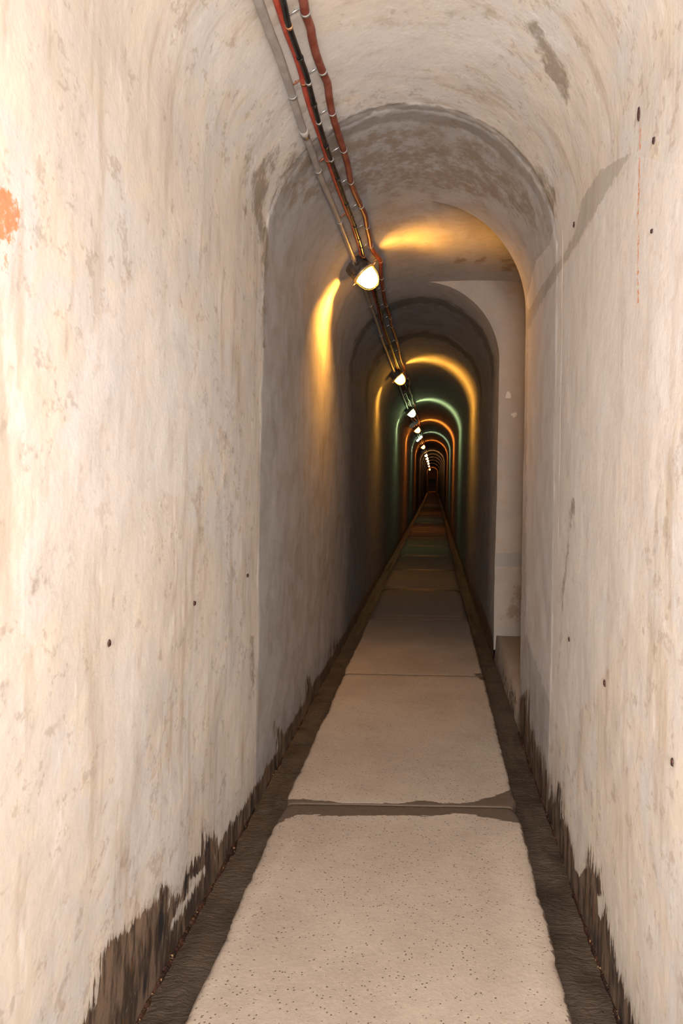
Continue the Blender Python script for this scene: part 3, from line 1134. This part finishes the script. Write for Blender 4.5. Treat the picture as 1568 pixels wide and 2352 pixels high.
def lamp(y, col, strength, power, label, detail=True, scale=1.0, theta=LT, fan=FAN):
    root = empty('bulkhead_lamp')
    root.matrix_world = frame_at(theta, y)
    tag(root, label, 'lamp', 'lamps along the vault')
    s = scale
    seg = 40 if detail else 20
    m = MB()
    m.lathe([(.0, .0), (.070, .0), (.082, .006), (.084, .02), (.084, .098), (.088, .104), (.088, .116), (.0, .116)], seg)
    for k in range(4):     # lugs
        a_ = math.pi / 4 + k * math.pi / 2
        m.box((math.cos(a_) * .093, math.sin(a_) * .093, .108), (.022, .022, .016), Matrix.Rotation(a_, 3, 'Z'), .003)
    if detail:
        m.tube([(0, -.08, .05), (0, -.125, .05)], [.018, .016], 14)
        m.tube([(0, .08, .05), (0, .125, .05)], [.018, .016], 14)
    m.build('housing', M_HOUSE, root)
    m = MB()
    m.lathe([(.076, .114), (.094, .114), (.097, .118), (.097, .124), (.092, .130), (.080, .131), (.076, .128)], seg)
    for k in range(2):
        a_ = k * math.pi + .2
        m.box((math.cos(a_) * .106, math.sin(a_) * .106, .122), (.026, .016, .008), Matrix.Rotation(a_, 3, 'Z'), .002)
    m.build('rim', M_RIM, root)
    m = MB()
    prof = [(.076 * s, .126)]
    for k in range(1, 13):
        t = k / 12 * math.pi / 2
        prof.append((max(.076 * s * math.cos(t) ** .85, .0005), .132 + .108 * s * math.sin(t)))
    m.lathe(prof, seg)
    m.build('globe', glow('lamp_glow', col, strength), root)
    beams(root, col, power, fan)
    if detail:
        m = MB()
        for k in range(3):
            a_ = k * math.pi / 3 + .35
            pts = []
            for j in range(17):
                t = math.pi * j / 16
                r_ = .086 * math.cos(t)
                pts.append((r_ * math.cos(a_), r_ * math.sin(a_), .126 + .124 * math.sin(t) ** .8))
            m.tube(pts, .0014, 6)
        m.build('wire_guard', M_RIM, root)
    return root


AMB = (1.0, .44, .06)
AMB2 = (1.0, .44, .05)
GRN = (.72, 1.0, .42)
ORG = (1.0, .26, .03)
WRM = (1.0, .45, .15)
lamps = [
    (1.0, AMB, 26, 5.6, 'large amber bulkhead lamp nearest the camera, at the end of the grey conduit'),
    (2.0, AMB2, 26, 4.5, 'second nearest bulkhead lamp, lighting a full yellow arch'),
    (3.0, GRN, 18, 2.2, 'third nearest lamp, cold white, lighting the nearest green arch'),
    (4.0, ORG, 34, 6.2, 'fourth nearest lamp, lighting a deep orange arch below the pale box'),
    (6.0, ORG, 34, 3.2, 'sixth nearest lamp, small and warm, lighting a brownish orange arch'),
    (8.0, WRM, 26, 1.6, 'topmost bead of the far string of small warm lamps'),
    (9.1, WRM, 20, .6, 'tiny warm lamp in the middle of the far string of lamps'),
    (10.3, WRM, 20, .6, 'tiny warm lamp in the middle of the far string of lamps'),
    (11.8, WRM, 20, .6, 'tiny warm lamp in the middle of the far string of lamps'),
    (14.0, WRM, 20, .6, 'tiny warm lamp just above the lowest of the far string'),
    (18.2, ORG, 160, 4.0, 'farthest and lowest lamp of the string, just above the orange end wall'),
]
for n_, c_, st, pw, lb in lamps:
    lamp(n_ * D, c_, st, pw, lb, detail=n_ < 4.5, scale=1.0 if n_ < 2.5 else 1.15,
         fan=((-82, .30), (-56, .5), (-24, .9), (74, 1.5), (102, 3.2)) if n_ == 1 else FAN)


def box_fixture(n, label, lit=None, cat='junction box', theta=LT, name='junction_box', inset=0.0):
    root = empty(name)
    root.matrix_world = frame_at(theta, n * D)
    tag(root, label, cat)
    m = MB()
    m.box((0, 0, .035), (.30, .12, .07), bev=.012)
    m.build('backplate', M_BOX, root)
    m = MB()
    m.box((0, 0, .095), (.27, .10, .06), bev=.02)
    m.build('diffuser' if lit else 'cover', lit or M_BOX, root)
    if lit: beams(root, (.72, 1.0, .5), 1.8, FAN)
    for sx in (-1, 1):
        m = MB()
        m.box((sx * .14, 0, .075), (.02, .06, .02), bev=.003)
        m.build('latch', M_STEEL, root)
    return root


box_fixture(3.75, 'pale unlit oblong box on the vault just above the fourth lamp')
box_fixture(5.0, 'oblong cold white lamp on the vault lighting the second green arch', lit=glow('fluorescent_glow', (.70, .95, .55), 14), cat='lamp', name='oblong_lamp')
box_fixture(7.1, 'small dim oblong box above the far string of lamps')


def splice(y, label):
    root = empty('cable_junction')
    root.matrix_world = frame_at(math.radians(38), y)
    tag(root, label, 'junction box')
    m = MB()
    m.box((0, 0, .055), (.11, .16, .06), bev=.01)
    m.build('box_body', M_HOUSE, root)
    m = MB()
    m.box((0, 0, .088), (.115, .165, .01), bev=.003)
    m.build('lid', M_HOUSE, root)
    m = MB()
    for sy in (-1, 1):
        for sx in (-.03, .03): m.tube([(sx, sy * .08, .05), (sx, sy * .115, .05)], .012, 10)
    m.build('gland', M_BLACK, root)


splice(2.45 * D, 'small dark junction box on the cables between the second and third lamps')
